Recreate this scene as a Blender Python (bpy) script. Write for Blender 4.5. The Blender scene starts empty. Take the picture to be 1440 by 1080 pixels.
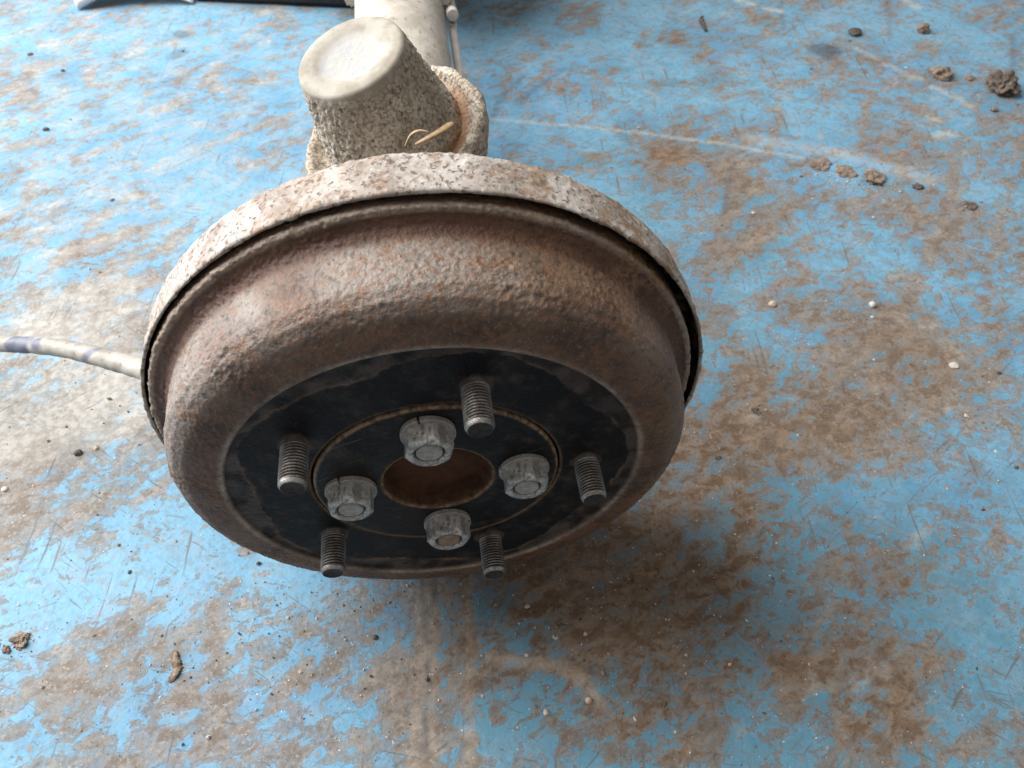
import bpy, bmesh, math, random
import numpy as np
from mathutils import Vector, Matrix

# ------------------------------------------------------------------ camera, light, exposure
# Lengths below are millimetres with the origin at the centre of the drum face; world metres = mm / 1000, floor at z = 0.
MM = 0.001
HC = 134.5                                       # height of the axle centre line above the floor
FPX = 1085.0                                     # focal length in pixels of a 1440 x 1080 picture
scene = bpy.context.scene
outw = np.array([.1295, .7825, -.6091]); outw /= np.linalg.norm(outw)
Yc = -outw
Zc = np.array([0, outw[2], -outw[1]]); Zc = -Zc if Zc[1] > 0 else Zc
Zc = Zc - (Zc @ outw) * outw; Zc /= np.linalg.norm(Zc)
Xc = np.cross(Yc, Zc)
W2C = np.c_[Xc, Yc, Zc]
TC = np.array([-34.5, 44.2, 360.6])
CAM = -W2C.T @ TC

def floor_pt(px, py, z=-HC):
    """where the line of sight through a photo pixel meets the floor (mm)"""
    d = W2C.T @ np.array([(px - 720) / FPX, (py - 540) / FPX, 1.0])
    s = (z - CAM[2]) / d[2]
    return CAM + s * d

def W(p):
    return Vector((p[0] * MM, p[1] * MM, (p[2] + HC) * MM))

cam_d = bpy.data.cameras.new('camera'); cam = bpy.data.objects.new('camera', cam_d)
scene.collection.objects.link(cam); scene.camera = cam
r_, u_, f_ = W2C.T @ [1, 0, 0], W2C.T @ [0, -1, 0], W2C.T @ [0, 0, 1]
Mx = Matrix(((r_[0], u_[0], -f_[0], 0), (r_[1], u_[1], -f_[1], 0), (r_[2], u_[2], -f_[2], 0), (0, 0, 0, 1)))
Mx.translation = W(CAM)
cam.matrix_world = Mx
cam_d.sensor_fit = 'HORIZONTAL'; cam_d.sensor_width = 36; cam_d.lens = FPX / 1440 * 36
cam_d.clip_start = .01; cam_d.clip_end = 50
cam_d.dof.use_dof = True; cam_d.dof.focus_distance = .37; cam_d.dof.aperture_fstop = 17

world = bpy.data.worlds.new('World'); scene.world = world; world.use_nodes = True
bg = world.node_tree.nodes['Background']
bg.inputs[0].default_value = (1, .965, .92, 1); bg.inputs[1].default_value = .37

def area(name, loc, target, sx, sy, power, col):
    d = bpy.data.lights.new(name, 'AREA'); d.shape = 'RECTANGLE'; d.size = sx; d.size_y = sy
    d.energy = power; d.color = col
    o = bpy.data.objects.new(name, d); scene.collection.objects.link(o)
    o.location = loc
    o.rotation_euler = (Vector(target) - Vector(loc)).to_track_quat('-Z', 'Y').to_euler()
    return o
area('doorway_daylight', (-1.8, .95, 1.05), (-.1, .2, .05), 1.4, 1.3, 90, (.97, .985, 1))
area('roof_light', (-.95, .85, 2.1), (-.05, .2, .1), 1.5, 1.2, 72, (1, .975, .94))

vs = scene.view_settings
vs.view_transform = 'Standard'; vs.look = 'None'; vs.exposure = 0.0; vs.gamma = 1; vs.use_curve_mapping = False

# ------------------------------------------------------------------ numpy noise
def _hash(ix, iy, iz, seed):
    h = (ix.astype(np.int64) * 374761393 + iy.astype(np.int64) * 668265263 + iz.astype(np.int64) * 2147483647 + seed * 974711) & 0xFFFFFFFF
    h = ((h ^ (h >> 13)) * 1274126177) & 0xFFFFFFFF
    h = ((h ^ (h >> 16)) * 2246822519) & 0xFFFFFFFF
    return ((h ^ (h >> 15)) & 0xFFFFFF) / float(0x7FFFFF) - 1.0

def vn(P, seed=0):
    F = np.floor(P); t = P - F; t = t * t * (3 - 2 * t)
    ix, iy, iz = F[:, 0], F[:, 1], F[:, 2]
    r = 0
    for a in (0, 1):
        wa = t[:, 0] if a else 1 - t[:, 0]
        for b in (0, 1):
            wb = t[:, 1] if b else 1 - t[:, 1]
            for c in (0, 1):
                wc = t[:, 2] if c else 1 - t[:, 2]
                r = r + wa * wb * wc * _hash(ix + a, iy + b, iz + c, seed)
    return r

def fbm(P, octv=3, seed=0, gain=.5):
    r, a, n = 0, 1.0, 0
    for i in range(octv):
        r = r + a * vn(P * (2.03 ** i) + 17.3 * i, seed + i); n += a; a *= gain
    return r / n

def sstep(a, b, x):
    t = np.clip((x - a) / (b - a), 0, 1); return t * t * (3 - 2 * t)

# ------------------------------------------------------------------ node helper
class NT:
    def __init__(s, name, rough=.7, spec=.4, metal=0):
        s.m = bpy.data.materials.new(name); s.m.use_nodes = True
        s.t = s.m.node_tree; s.n = s.t.nodes; s.l = s.t.links
        s.b = s.n['Principled BSDF']
        s.set('Roughness', rough); s.set('Specular IOR Level', spec); s.set('Metallic', metal)
        s.co = s.n.new('ShaderNodeTexCoord').outputs['Object']
    def put(s, sock, v):
        if isinstance(v, bpy.types.NodeSocket): s.l.new(v, sock)
        elif isinstance(v, (tuple, list)):
            sock.default_value = (tuple(v) + (1,))[:4] if sock.type == 'RGBA' else tuple(v)[:3]
        else: sock.default_value = v
    def set(s, k, v): s.put(s.b.inputs[k], v)
    def map(s, scale=(1, 1, 1), rot=(0, 0, 0), loc=(0, 0, 0), vec=None):
        m = s.n.new('ShaderNodeMapping'); s.l.new(vec or s.co, m.inputs[0])
        m.vector_type = 'TEXTURE'; m.inputs['Scale'].default_value = tuple(1 / q for q in scale); m.inputs['Rotation'].default_value = rot; m.inputs['Location'].default_value = loc
        return m.outputs[0]
    def noise(s, scale, detail=4, rough=.55, dist=0, vec=None):
        x = s.n.new('ShaderNodeTexNoise'); s.l.new(vec or s.co, x.inputs['Vector'])
        x.inputs['Scale'].default_value = scale; x.inputs['Detail'].default_value = detail
        x.inputs['Roughness'].default_value = rough; x.inputs['Distortion'].default_value = dist
        return x.outputs['Fac']
    def voro(s, scale, vec=None, feat='F1', rnd=1):
        x = s.n.new('ShaderNodeTexVoronoi'); s.l.new(vec or s.co, x.inputs['Vector'])
        x.feature = feat; x.inputs['Scale'].default_value = scale; x.inputs['Randomness'].default_value = rnd
        return x.outputs['Distance']
    def attr(s, name):
        a = s.n.new('ShaderNodeAttribute'); a.attribute_name = name; return a.outputs['Fac']
    def math(s, op, a, b=0.0, c=0.0, clamp=False):
        x = s.n.new('ShaderNodeMath'); x.operation = op; x.use_clamp = clamp
        s.put(x.inputs[0], a); s.put(x.inputs[1], b); s.put(x.inputs[2], c); return x.outputs[0]
    def mul(s, a, b): return s.math('MULTIPLY', a, b)
    def add(s, a, b): return s.math('ADD', a, b)
    def sub(s, a, b): return s.math('SUBTRACT', a, b)
    def step(s, x, lo, hi, a=0.0, b=1.0):
        m = s.n.new('ShaderNodeMapRange'); m.interpolation_type = 'SMOOTHSTEP'
        s.put(m.inputs[0], x); s.put(m.inputs[1], lo); s.put(m.inputs[2], hi); s.put(m.inputs[3], a); s.put(m.inputs[4], b)
        return m.outputs[0]
    def mix(s, f, a, b):
        x = s.n.new('ShaderNodeMix'); x.data_type = 'RGBA'
        s.put(x.inputs[0], f); s.put(x.inputs[6], a); s.put(x.inputs[7], b); return x.outputs[2]
    def col(s, c): s.set('Base Color', c)
    def bump(s, h, strength, dist_mm, prev=None):
        x = s.n.new('ShaderNodeBump'); s.put(x.inputs['Strength'], strength); x.inputs['Distance'].default_value = dist_mm * MM
        s.put(x.inputs['Height'], h)
        if prev: s.l.new(prev, x.inputs['Normal'])
        return x.outputs[0]
    def nor(s, b): s.l.new(b, s.b.inputs['Normal'])

# ------------------------------------------------------------------ mesh helper
def mesh(name, V, F, mats, smooth=True, attrs=None, mi=None):
    me = bpy.data.meshes.new(name)
    V = np.asarray(V, np.float64) * MM
    if isinstance(F, np.ndarray):
        nf, k = F.shape
        me.vertices.add(len(V)); me.vertices.foreach_set('co', V.ravel())
        me.loops.add(nf * k); me.loops.foreach_set('vertex_index', F.ravel().astype(np.int32))
        me.polygons.add(nf); me.polygons.foreach_set('loop_start', np.arange(0, nf * k, k, dtype=np.int32))
        me.update(calc_edges=True)
    else:
        me.from_pydata([tuple(v) for v in V], [], F)
    for m in (mats if isinstance(mats, (list, tuple)) else [mats]): me.materials.append(m)
    me.polygons.foreach_set('use_smooth', [smooth] * len(me.polygons))
    if mi is not None: me.polygons.foreach_set('material_index', np.asarray(mi, np.int32))
    for k, a in (attrs or {}).items():
        at = me.attributes.new(k, 'FLOAT', 'POINT'); at.data.foreach_set('value', np.asarray(a, np.float32))
    me.update(); me.validate()
    return me

def obj(name, me, parent=None, loc=(0, 0, 0), rot=(0, 0, 0)):
    o = bpy.data.objects.new(name, me); scene.collection.objects.link(o)
    o.location = loc
    if isinstance(rot, Matrix): o.rotation_mode = 'XYZ'; o.rotation_euler = rot.to_euler()
    else: o.rotation_euler = rot
    if parent is not None: o.parent = parent
    return o

def tag(o, label, cat, group=None):
    o['label'] = label; o['category'] = cat
    if group: o['group'] = group
    return o

def resample(pts, step, smooth=0):
    P = np.array(pts, float); L = np.r_[0, np.cumsum(np.hypot(*np.diff(P, axis=0).T))]
    n = max(2, int(L[-1] / step)); s = np.linspace(0, L[-1], n)
    Q = np.c_[np.interp(s, L, P[:, 0]), np.interp(s, L, P[:, 1])]
    for _ in range(smooth):
        Q[1:-1] = .25 * Q[:-2] + .5 * Q[1:-1] + .25 * Q[2:]
    return Q

def lathe(Q, segs, disp=None):
    """surface of revolution about local Z from a profile (r, h); disp(P, R, H, theta) moves points along the normal (mm)"""
    T = np.gradient(Q, axis=0); N = np.c_[T[:, 1], -T[:, 0]]; N /= np.linalg.norm(N, axis=1)[:, None] + 1e-9
    th = np.arange(segs) * 2 * np.pi / segs
    R = np.repeat(Q[:, 0], segs); H = np.repeat(Q[:, 1], segs); TH = np.tile(th, len(Q))
    NR = np.repeat(N[:, 0], segs); NH = np.repeat(N[:, 1], segs)
    P = np.c_[R * np.cos(TH), R * np.sin(TH), H]
    if disp is not None:
        d = disp(P, R, H, TH); P = P + np.c_[NR * np.cos(TH), NR * np.sin(TH), NH] * d[:, None]
    k = np.arange(len(Q) - 1)[:, None] * segs; i = np.arange(segs)[None]; j = (i + 1) % segs
    F = np.stack([k + i, k + j, k + segs + j, k + segs + i], -1).reshape(-1, 4)
    return P, F, R, H, TH

def sweep(pts, rad, segs=16, sub=10, noise=0, seed=0):
    P = np.array(pts, float); out = []
    E = np.r_[[2 * P[0] - P[1]], P, [2 * P[-1] - P[-2]]]
    for i in range(1, len(E) - 2):
        for t in np.linspace(0, 1, sub, endpoint=False):
            a, b, c, d = E[i - 1:i + 3]
            out.append(.5 * (2 * b + (c - a) * t + (2 * a - 5 * b + 4 * c - d) * t * t + (3 * b - a - 3 * c + d) * t ** 3))
    out.append(P[-1]); C = np.array(out); T = np.gradient(C, axis=0); T /= np.linalg.norm(T, axis=1)[:, None]
    rr = np.interp(np.linspace(0, 1, len(C)), np.linspace(0, 1, len(rad)), rad) if np.ndim(rad) else np.full(len(C), rad)
    up = np.array([.1, .2, 1.0]); V = []
    for c, t, r in zip(C, T, rr):
        a = np.cross(t, up); a /= np.linalg.norm(a); b = np.cross(a, t)
        for q in range(segs):
            an = 2 * np.pi * q / segs; V.append(c + r * (np.cos(an) * a + np.sin(an) * b))
    V = np.array(V)
    if noise: V += noise * np.c_[fbm(V / 5, 2, seed), fbm(V / 5, 2, seed + 5), fbm(V / 5, 2, seed + 9)]
    F = []
    for k in range(len(C) - 1):
        for i in range(segs):
            j = (i + 1) % segs; F.append((k * segs + i, k * segs + j, (k + 1) * segs + j, (k + 1) * segs + i))
    F.append(tuple(range(segs))[::-1]); F.append(tuple((len(C) - 1) * segs + i for i in range(segs)))
    return V, F

# ------------------------------------------------------------------ materials
def mat_drum():
    s = NT('rusty_cast_iron', .62, .4)
    n1 = s.noise(38, 5, .6, .3); n2 = s.noise(330, 4, .66); n3 = s.noise(1000, 3, .65); big = s.noise(14, 4, .6)
    c = s.mix(s.step(n1, .35, .65), (.07, .036, .022), (.15, .088, .056))
    c = s.mix(s.mul(s.mul(s.step(s.add(big, s.mul(s.sub(n2, .5), .35)), .30, .56), s.attr('dusty')), .9), c, (.30, .268, .24))  # pale dust, with the upper-left light sheen painted into the same tone
    c = s.mix(s.mul(s.step(n2, .49, .63), .7), c, (.18, .08, .036))
    c = s.mix(s.mul(s.step(s.noise(70, 5, .7, .6), .53, .66), .6), c, (.17, .075, .03))
    c = s.mix(s.mul(s.step(s.noise(28, 5, .7, .4), .54, .68), .6), c, (.05, .03, .021))
    c = s.mix(s.mul(s.step(n2, .45, .34), .5), c, (.04, .027, .02))
    c = s.mix(s.mul(s.step(n3, .60, .70), .6), c, (.33, .28, .235))
    c = s.mix(s.mul(s.attr('groove'), s.step(n2, .3, .62, .55, 1)), c, (.085, .036, .022))
    c = s.mix(s.mul(s.attr('rim'), s.step(n2, .35, .6, .4, .9)), c, (.37, .30, .245))
    c = s.mix(s.mul(s.attr('mud'), s.step(n2, .38, .58)), c, (.22, .125, .06))
    blk = s.mix(s.step(n1, .5, .72), (.0075, .0075, .009), (.022, .018, .016))
    blk = s.mix(s.mul(s.step(n3, .62, .70), .5), blk, (.14, .10, .07))
    blk = s.mix(s.mul(s.step(s.noise(45, 6, .74), .50, .72), .6), blk, (.085, .066, .054))
    c = s.mix(s.attr('inn'), c, s.mix(s.step(n1, .4, .62), (.042, .028, .021), (.085, .058, .043)))
    c = s.mix(s.attr('black'), c, blk)
    c = s.mix(s.mul(s.attr('line'), s.step(n2, .3, .6, .35, .95)), c, (.22, .135, .085))
    s.col(c)
    s.set('Specular IOR Level', s.step(s.attr('black'), 0, 1, .4, .14))
    s.set('Roughness', s.mix(s.attr('black'), (.50, .50, .50), (.5, .5, .5)))
    b = s.bump(s.add(s.mul(n3, .5), n2), s.mix(s.attr('black'), (1, 1, 1), (.25, .25, .25)), .9); s.nor(b); return s.m

def mat_lip():
    s = NT('limed_backing_plate', .85, .25)
    n1 = s.noise(45, 5, .6, .4); n2 = s.noise(420, 4, .62, .3); n3 = s.noise(150, 4, .6)
    c = s.mix(s.step(n1, .36, .64), (.29, .25, .22), (.46, .425, .39))
    c = s.mix(s.mul(s.step(n3, .55, .63), .8), c, (.27, .185, .135))
    c = s.mix(s.mul(s.step(n2, .545, .60), .85), c, (.12, .085, .068))
    c = s.mix(s.mul(s.step(n2, .40, .34), .6), c, (.56, .53, .50))
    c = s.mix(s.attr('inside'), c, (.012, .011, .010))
    c = s.mix(s.mul(s.attr('brown'), s.step(n3, .40, .55)), c, (.24, .16, .10))
    s.col(c)
    b = s.bump(n2, .7, .8); s.nor(b); return s.m

def mat_mud():
    s = NT('caked_mud', .9, .2)
    n1 = s.noise(60, 5, .6); n2 = s.noise(420, 4, .65)
    nv = s.voro(520)
    c = s.mix(s.step(n1, .36, .64), (.36, .305, .24), (.52, .465, .39))
    c = s.mix(s.mul(s.step(n2, .55, .66), .8), c, (.085, .065, .05))
    c = s.mix(s.mul(s.step(n2, .42, .32), .7), c, (.48, .44, .385))
    c = s.mix(s.mul(s.step(nv, .50, .72), .5), c, (.10, .08, .06))
    c = s.mix(s.mul(s.attr('wet'), s.step(n1, .3, .6, .6, 1)), c, (.30, .15, .075))
    c = s.mix(s.attr('bare'), c, s.mix(s.attr('cap'), s.mix(s.step(n1, .40, .62), (.27, .24, .195), (.37, .345, .30)), s.mix(s.step(n1, .42, .6), (.34, .35, .375), (.39, .375, .345))))
    s.col(c); s.set('Roughness', s.mix(s.attr('bare'), (.9, .9, .9), (.7, .7, .7)))
    h = s.mul(s.add(n2, s.mul(nv, -.5)), s.sub(1.0, s.mul(s.attr('bare'), .93)))
    b = s.bump(h, s_mud, 1.2); s.nor(b); return s.m
s_mud = .8

def simple(name, ca, cb, sc, rough=.7, spec=.4, metal=0, spots=None, bump=.4, bd=.5):
    s = NT(name, rough, spec, metal)
    n1 = s.noise(sc, 5, .6); n2 = s.noise(sc * 6, 4, .6)
    c = s.mix(s.step(n1, .36, .64), ca, cb)
    if spots: c = s.mix(s.mul(s.step(n2, .56, .66), spots[3]), c, spots[:3])
    s.col(c); b = s.bump(n2, bump, bd); s.nor(b); return s.m

M = {}
M['drum'] = mat_drum(); M['lip'] = mat_lip(); M['mud'] = mat_mud()
M['tube'] = simple('dusty_axle_paint', (.36, .325, .28), (.50, .465, .41), 40, .7, .35, 0, (.20, .14, .09, .6))
M['hub'] = None
def mat_thread():
    s = NT('dirty_steel_thread', .4, .5, .4)
    n1 = s.noise(150, 4, .6); n2 = s.noise(700, 3, .6)
    c = s.mix(s.step(n1, .4, .62), (.13, .12, .108), (.26, .245, .23))
    c = s.mix(s.step(s.attr('dep'), .25, .75), c, (.018, .014, .012))
    c = s.mix(s.mul(s.step(n2, .52, .62), .6), c, (.10, .06, .04))
    s.col(c); s.nor(s.bump(n2, .4, .3)); return s.m
M['thread'] = mat_thread()
M['bright'] = simple('bright_steel', (.20, .185, .17), (.40, .385, .37), 300, .42, .5, .85, (.12, .08, .05, .8))
M['stud_end'] = simple('oily_stud_end', (.025, .022, .02), (.05, .043, .038), 300, .6, .2, 0)
def mat_nut():
    s = NT('dull_grey_zinc', .5, .5, .25)
    n1 = s.noise(110, 4, .65, .5); n2 = s.noise(480, 4, .65); st = s.noise(60, 3, .6, .2, s.map((6, 6, 1)))
    c = s.mix(s.step(n1, .36, .62), (.30, .295, .285), (.58, .57, .55))
    c = s.mix(s.mul(s.step(st, .50, .62), .6), c, (.11, .10, .09))
    c = s.mix(s.mul(s.step(n2, .55, .64), .7), c, (.10, .075, .055))
    c = s.mix(s.mul(s.step(n2, .42, .34), .5), c, (.58, .57, .56))
    s.col(c); s.set('Roughness', s.step(n1, .3, .7, .4, .65)); s.nor(s.bump(s.add(n2, n1), .45, .5)); return s.m
M['nut'] = mat_nut()
M['nut_rust'] = simple('rusty_bolt_end', (.24, .13, .07), (.30, .22, .16), 220, .65, .4, .1, (.10, .05, .03, .8))
M['bolt'] = simple('grey_bolt_end', (.27, .255, .235), (.40, .38, .35), 260, .6, .3, 0, (.12, .08, .06, .7))
M['washer'] = simple('dusty_lock_washer', (.27, .24, .21), (.38, .35, .32), 220, .6, .45, .1, (.09, .06, .04, .8))
M['cable'] = None
M['pipe'] = simple('painted_brake_pipe', (.50, .47, .42), (.60, .58, .54), 90, .55, .4, 0, (.22, .18, .14, .4))
M['straw'] = simple('dry_straw', (.33, .22, .12), (.47, .34, .20), 200, .7, .3)
M['clod'] = simple('dried_mud', (.17, .125, .095), (.30, .24, .195), 180, .95, .15, 0, (.08, .06, .05, .7), .8, 1)
M['clod_dark'] = simple('dark_earth', (.07, .057, .05), (.17, .135, .11), 160, .95, .15, 0, (.26, .21, .17, .5), .8, 1)
M['white_stone'] = simple('white_stone', (.44, .415, .38), (.58, .555, .52), 220, .75, .3)
M['tan_stone'] = simple('tan_stone', (.40, .31, .23), (.52, .43, .34), 220, .8, .3)
M['dark_stone'] = simple('dark_stone', (.05, .045, .038), (.11, .095, .08), 260, .8, .3)
M['black_plastic'] = simple('black_rubber', (.010, .010, .011), (.02, .02, .021), 60, .55, .4)
M['white_plastic'] = simple('white_plastic', (.72, .74, .75), (.78, .79, .80), 30, .35, .5, 0, None, .05)
M['bark'] = simple('wood_chip', (.11, .078, .055), (.30, .23, .165), 260, .9, .2, 0, (.07, .05, .04, .8), .8, 1)

def mat_hub():
    s = NT('black_greasy_flange', .4, .14)
    n1 = s.noise(40, 5, .62, .5); n2 = s.noise(300, 4, .6); n3 = s.noise(1000, 3, .6)
    c = s.mix(s.step(n1, .45, .68), (.008, .008, .0095), (.024, .021, .019))
    c = s.mix(s.mul(s.step(s.noise(55, 6, .74), .50, .72), .55), c, (.085, .068, .056))
    c = s.mix(s.mul(s.step(n3, .63, .7), .5), c, (.16, .12, .09))
    scr = s.noise(30, 2, .5, 0, s.map((1, 22, 1), (0, 0, .35)))
    c = s.mix(s.mul(s.step(scr, .66, .70), .4), c, (.15, .12, .10))
    rust = s.mix(s.step(n1, .35, .65), (.045, .02, .012), (.09, .04, .022))
    c = s.mix(s.attr('rust'), c, rust)
    c = s.mix(s.mul(s.attr('edge'), s.step(n2, .35, .6, .3, .95)), c, (.33, .22, .14))
    s.col(c); s.set('Roughness', s.mix(s.attr('rust'), (.42, .42, .42), (.85, .85, .85)))
    b = s.bump(n3, .3, .4); b = s.bump(n2, .3, .7, b); s.nor(b); return s.m
M['hub'] = mat_hub()

def mat_cable():
    s = NT('worn_cable_sleeve', .55, .4)
    n1 = s.noise(55, 5, .6); n2 = s.noise(260, 4, .6)
    c = s.mix(s.step(n1, .36, .64), (.24, .215, .18), (.38, .35, .305))
    c = s.mix(s.mul(s.step(n2, .60, .66), .7), c, (.16, .11, .085))
    st = s.noise(22, 3, .5, 0, s.map((1, 1, 1), (0, 0, 0), (.37, .1, .2)))
    c = s.mix(s.mul(s.step(st, .52, .56), .85), c, (.085, .095, .15))
    s.col(c); b = s.bump(n2, .3, .5); s.nor(b); return s.m
M['cable'] = mat_cable()

# ------------------------------------------------------------------ floor
def build_floor():
    def axis(lo, hi, step, far):
        core = np.arange(lo, hi + step * .5, step)
        out = np.array([30, 80, 160, 320, 640, 1200, far])
        return np.r_[(lo - out)[::-1], core, hi + out]
    X = axis(-560, 900, 3.2, 2600); Y = axis(-190, 900, 3.2, 2600)
    gx, gy = np.meshgrid(X, Y); V = np.c_[gx.ravel(), gy.ravel(), np.zeros(gx.size)]
    nx, ny = len(X), len(Y)
    k = np.arange(ny - 1)[:, None] * nx; i = np.arange(nx - 1)[None]
    F = np.stack([k + i, k + i + 1, k + nx + i + 1, k + nx + i], -1).reshape(-1, 4)
    x, y = V[:, 0], V[:, 1]
    wob = np.c_[fbm(V / 45, 3, 3), fbm(V / 45 + 40, 3, 4)] * 16
    wf = np.c_[fbm(V / 9, 2, 13), fbm(V / 9 + 40, 2, 14)] * 2.2
    def blob(px, py, rx, ry=None, rot=0, soft=.6):
        c = floor_pt(px, py); ry = ry or rx
        a, b = x + wob[:, 0] - c[0], y + wob[:, 1] - c[1]; cs, sn = math.cos(rot), math.sin(rot)
        d = np.hypot((a * cs + b * sn) / rx, (-a * sn + b * cs) / ry)
        return 1 - sstep(1 - soft, 1 + soft, d)
    def line(pp, w, soft=.5, wb=1.0):
        P = [floor_pt(*p)[:2] for p in pp]; d = np.full(len(x), 1e9)
        a0, b0 = x + wf[:, 0] * wb, y + wf[:, 1] * wb
        for p, q in zip(P[:-1], P[1:]):
            e = q - p; t = np.clip(((a0 - p[0]) * e[0] + (b0 - p[1]) * e[1]) / (e @ e), 0, 1)
            d = np.minimum(d, np.hypot(a0 - p[0] - t * e[0], b0 - p[1] - t * e[1]))
        return 1 - sstep(w * (1 - soft), w * (1 + soft), d)
    n = fbm(V / 120, 3, 21)
    cover = .49 + .08 * sstep(180, 420, y) + .10 * n - .07 * sstep(-60, 200, x - .3 * y) * (1 - sstep(300, 600, y))
    dirt = .17 + .14 * (1 - sstep(-120, 80, y)) + .12 * fbm(V / 90, 3, 31) + .30 * sstep(-80, 160, x - .30 * y) * (1 - .5 * sstep(180, 420, x)) * (1 - .55 * sstep(350, 800, y))
    dust = .02 + .10 * fbm(V / 100, 3, 41) + .10 * sstep(150, 500, y)
    mark = np.zeros(len(x)); pale = np.zeros(len(x)); grime = np.zeros(len(x))
    # bare, dirty ground in front of and to the right of the drum
    for a in [(930, 760, 75, 60, .3), (800, 860, 70, 34, .1), (900, 880, 48, 40, 0), (1000, 660, 42, 30, .4), (760, 960, 60, 34, 0), (1010, 800, 34, 40, .3)]:
        m = blob(*a, .9); cover -= .08 * m; dirt += .34 * m
    for a in [(880, 800, 70, 40, .2), (820, 790, 60, 34, .1), (700, 830, 60, 24, 0), (960, 700, 44, 36, .4), (1010, 640, 34, 30, .2), (990, 850, 50, 50, .2)]:
        grime = np.maximum(grime, .9 * blob(*a, .95))
    for a in [(1020, 600, 34, 22), (1090, 560, 40, 24), (1230, 540, 80, 50), (1190, 600, 40, 24), (1290, 480, 34, 46), (1180, 930, 45, 28), (1250, 980, 40, 22), (1310, 800, 30, 28), (1020, 460, 26, 30), (1060, 300, 26, 60), (1300, 200, 60, 40), (1080, 120, 60, 30), (1250, 300, 40, 40)]:
        m = blob(*a); cover -= .13 * m; dirt += .12 * m; dust += .12 * m
    # tan smeared strip in front of the drum
    strip = blob(625, 960, 26, 75, -.05, .5); cover -= .10 * strip; dust += .10 * strip
    sm = line([(597, 830), (585, 1078)], 3.4, .9, 1.2) + line([(660, 820), (664, 1078)], 2.6, .9, 1.2) + line([(612, 850), (606, 1078)], 1.6, .9, .4)
    cover -= .4 * np.clip(sm, 0, 1); pale += .16 * np.clip(sm, 0, 1)
    mark += .8 * (line([(594, 810), (598, 900)], 1.7, .8, .5) + line([(600, 930), (597, 1060)], 1.3, .9, .5) + line([(607, 815), (610, 850)], 1.5, .8, .5))
    arc = line([(690, 925), (730, 930), (765, 935), (800, 945), (825, 962), (840, 990)], 3.5, .8); cover -= .35 * arc; pale += .3 * arc
    # greyer, chalky ground by the cable
    for a in [(60, 560, 80, 62), (170, 560, 40, 44), (110, 440, 60, 34), (20, 620, 40, 40)]:
        m = blob(*a); cover -= .17 * m; dust += .34 * m
    for a in [(330, 860, 40, 16, .6), (170, 900, 26, 34), (60, 950, 40, 24), (300, 1000, 30, 18), (460, 900, 42, 30), (520, 980, 26, 40), (30, 740, 30, 20)]:
        m = blob(*a); cover -= .12 * m
    for a in [(230, 830, 34, 26), (120, 810, 40, 24, .4), (300, 740, 44, 22), (360, 790, 26, 16), (250, 950, 42, 26, .5), (420, 860, 24, 30, 0), (370, 1000, 40, 22, .3), (1400, 780, 70, 60), (1240, 760, 44, 50), (1410, 640, 50, 60), (1130, 850, 30, 34), (1330, 1000, 40, 20), (1040, 1020, 34, 22), (1400, 920, 30, 34), (1290, 350, 60, 40), (1420, 450, 40, 60), (1220, 720, 60, 30), (860, 60, 120, 120), (1160, 200, 60, 70), (720, 180, 50, 60), (300, 250, 80, 50), (200, 200, 70, 50), (400, 160, 60, 60)]:
        cover += .12 * blob(*a)
    # pale dust over the far left
    m = blob(120, 120, 330, 250, 0, .8); dust += .22 * m
    m = blob(150, 350, 150, 110, 0, .8); dust += .16 * m
    # rusty brown spots in the paint behind the axle
    for a in [(710, 15, 30, 12), (830, 20, 16, 30), (880, 185, 9, 22), (745, 120, 12, 18), (715, 137, 12, 9), (865, 100, 24, 9), (930, 115, 34, 10), (950, 50, 16, 30), (1000, 110, 22, 26), (810, 230, 40, 12), (940, 215, 34, 22), (770, 62, 24, 12), (1075, 30, 18, 30), (910, 60, 14, 20), (785, 125, 10, 14)]:
        m = blob(a[0], a[1], a[2] * .8, a[3] * .8, 0, .9); cover -= .22 * m; dirt += .30 * m
    # drag lines, wheel tracks and tape marks
    for pp, w, v in [([(1345, 240), (1325, 330), (1285, 410), (1250, 470), (1180, 525)], 5, .7), ([(1150, 560), (1108, 600), (1100, 640)], 3, .6), ([(1095, 130), (1100, 170), (1080, 205)], 4, .5), ([(1055, 225), (1030, 290), (1005, 350)], 5, .5),
                     ([(100, 350), (230, 315)], 6, .5), ([(205, 365), (275, 312)], 4, .8), ([(560 - 280, 215), (330, 190), (410, 160)], 6, .5), ([(50, 405), (105, 340), (200, 260)], 7, .4), ([(120, 470), (165, 400), (185, 360)], 5, .5), ([(1330, 610), (1370, 660)], 5, .6), ([(1060, 770), (1000, 830)], 4, .4)]:
        q = line(pp, w, .8); cover -= .42 * v * q; dust += .2 * v * q; mark += .25 * v * q
    for pp, w, v in [([(690, 168), (760, 172), (880, 184), (1010, 200), (1130, 222)], 2.2, .6), ([(1060, 195), (1180, 215), (1300, 250)], 9, .4), ([(700, 2 + 20), (720, 30)], 3, .2), ([(1040, 0), (1058, 5)], 4, .8), ([(1078, 12), (1098, 15)], 4, .8),
                     ([(1205, 68), (1234, 82)], 3.6, .5), ([(1244, 90), (1256, 93)], 3.6, .5), ([(1262, 98), (1272, 101)], 3.6, .45), ([(1280, 108), (1296, 110)], 3.6, .5), ([(1312, 122), (1350, 138)], 4.5, .55), ([(1356, 145), (1368, 150)], 4.5, .55), ([(1308, 165), (1318, 168)], 4.5, .55), ([(1320, 190), (1340, 188)], 6, .6), ([(1272, 0), (1290, 10)], 6, .6)]:
        pale += .6 * v * line(pp, w, .6, .7)
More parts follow.
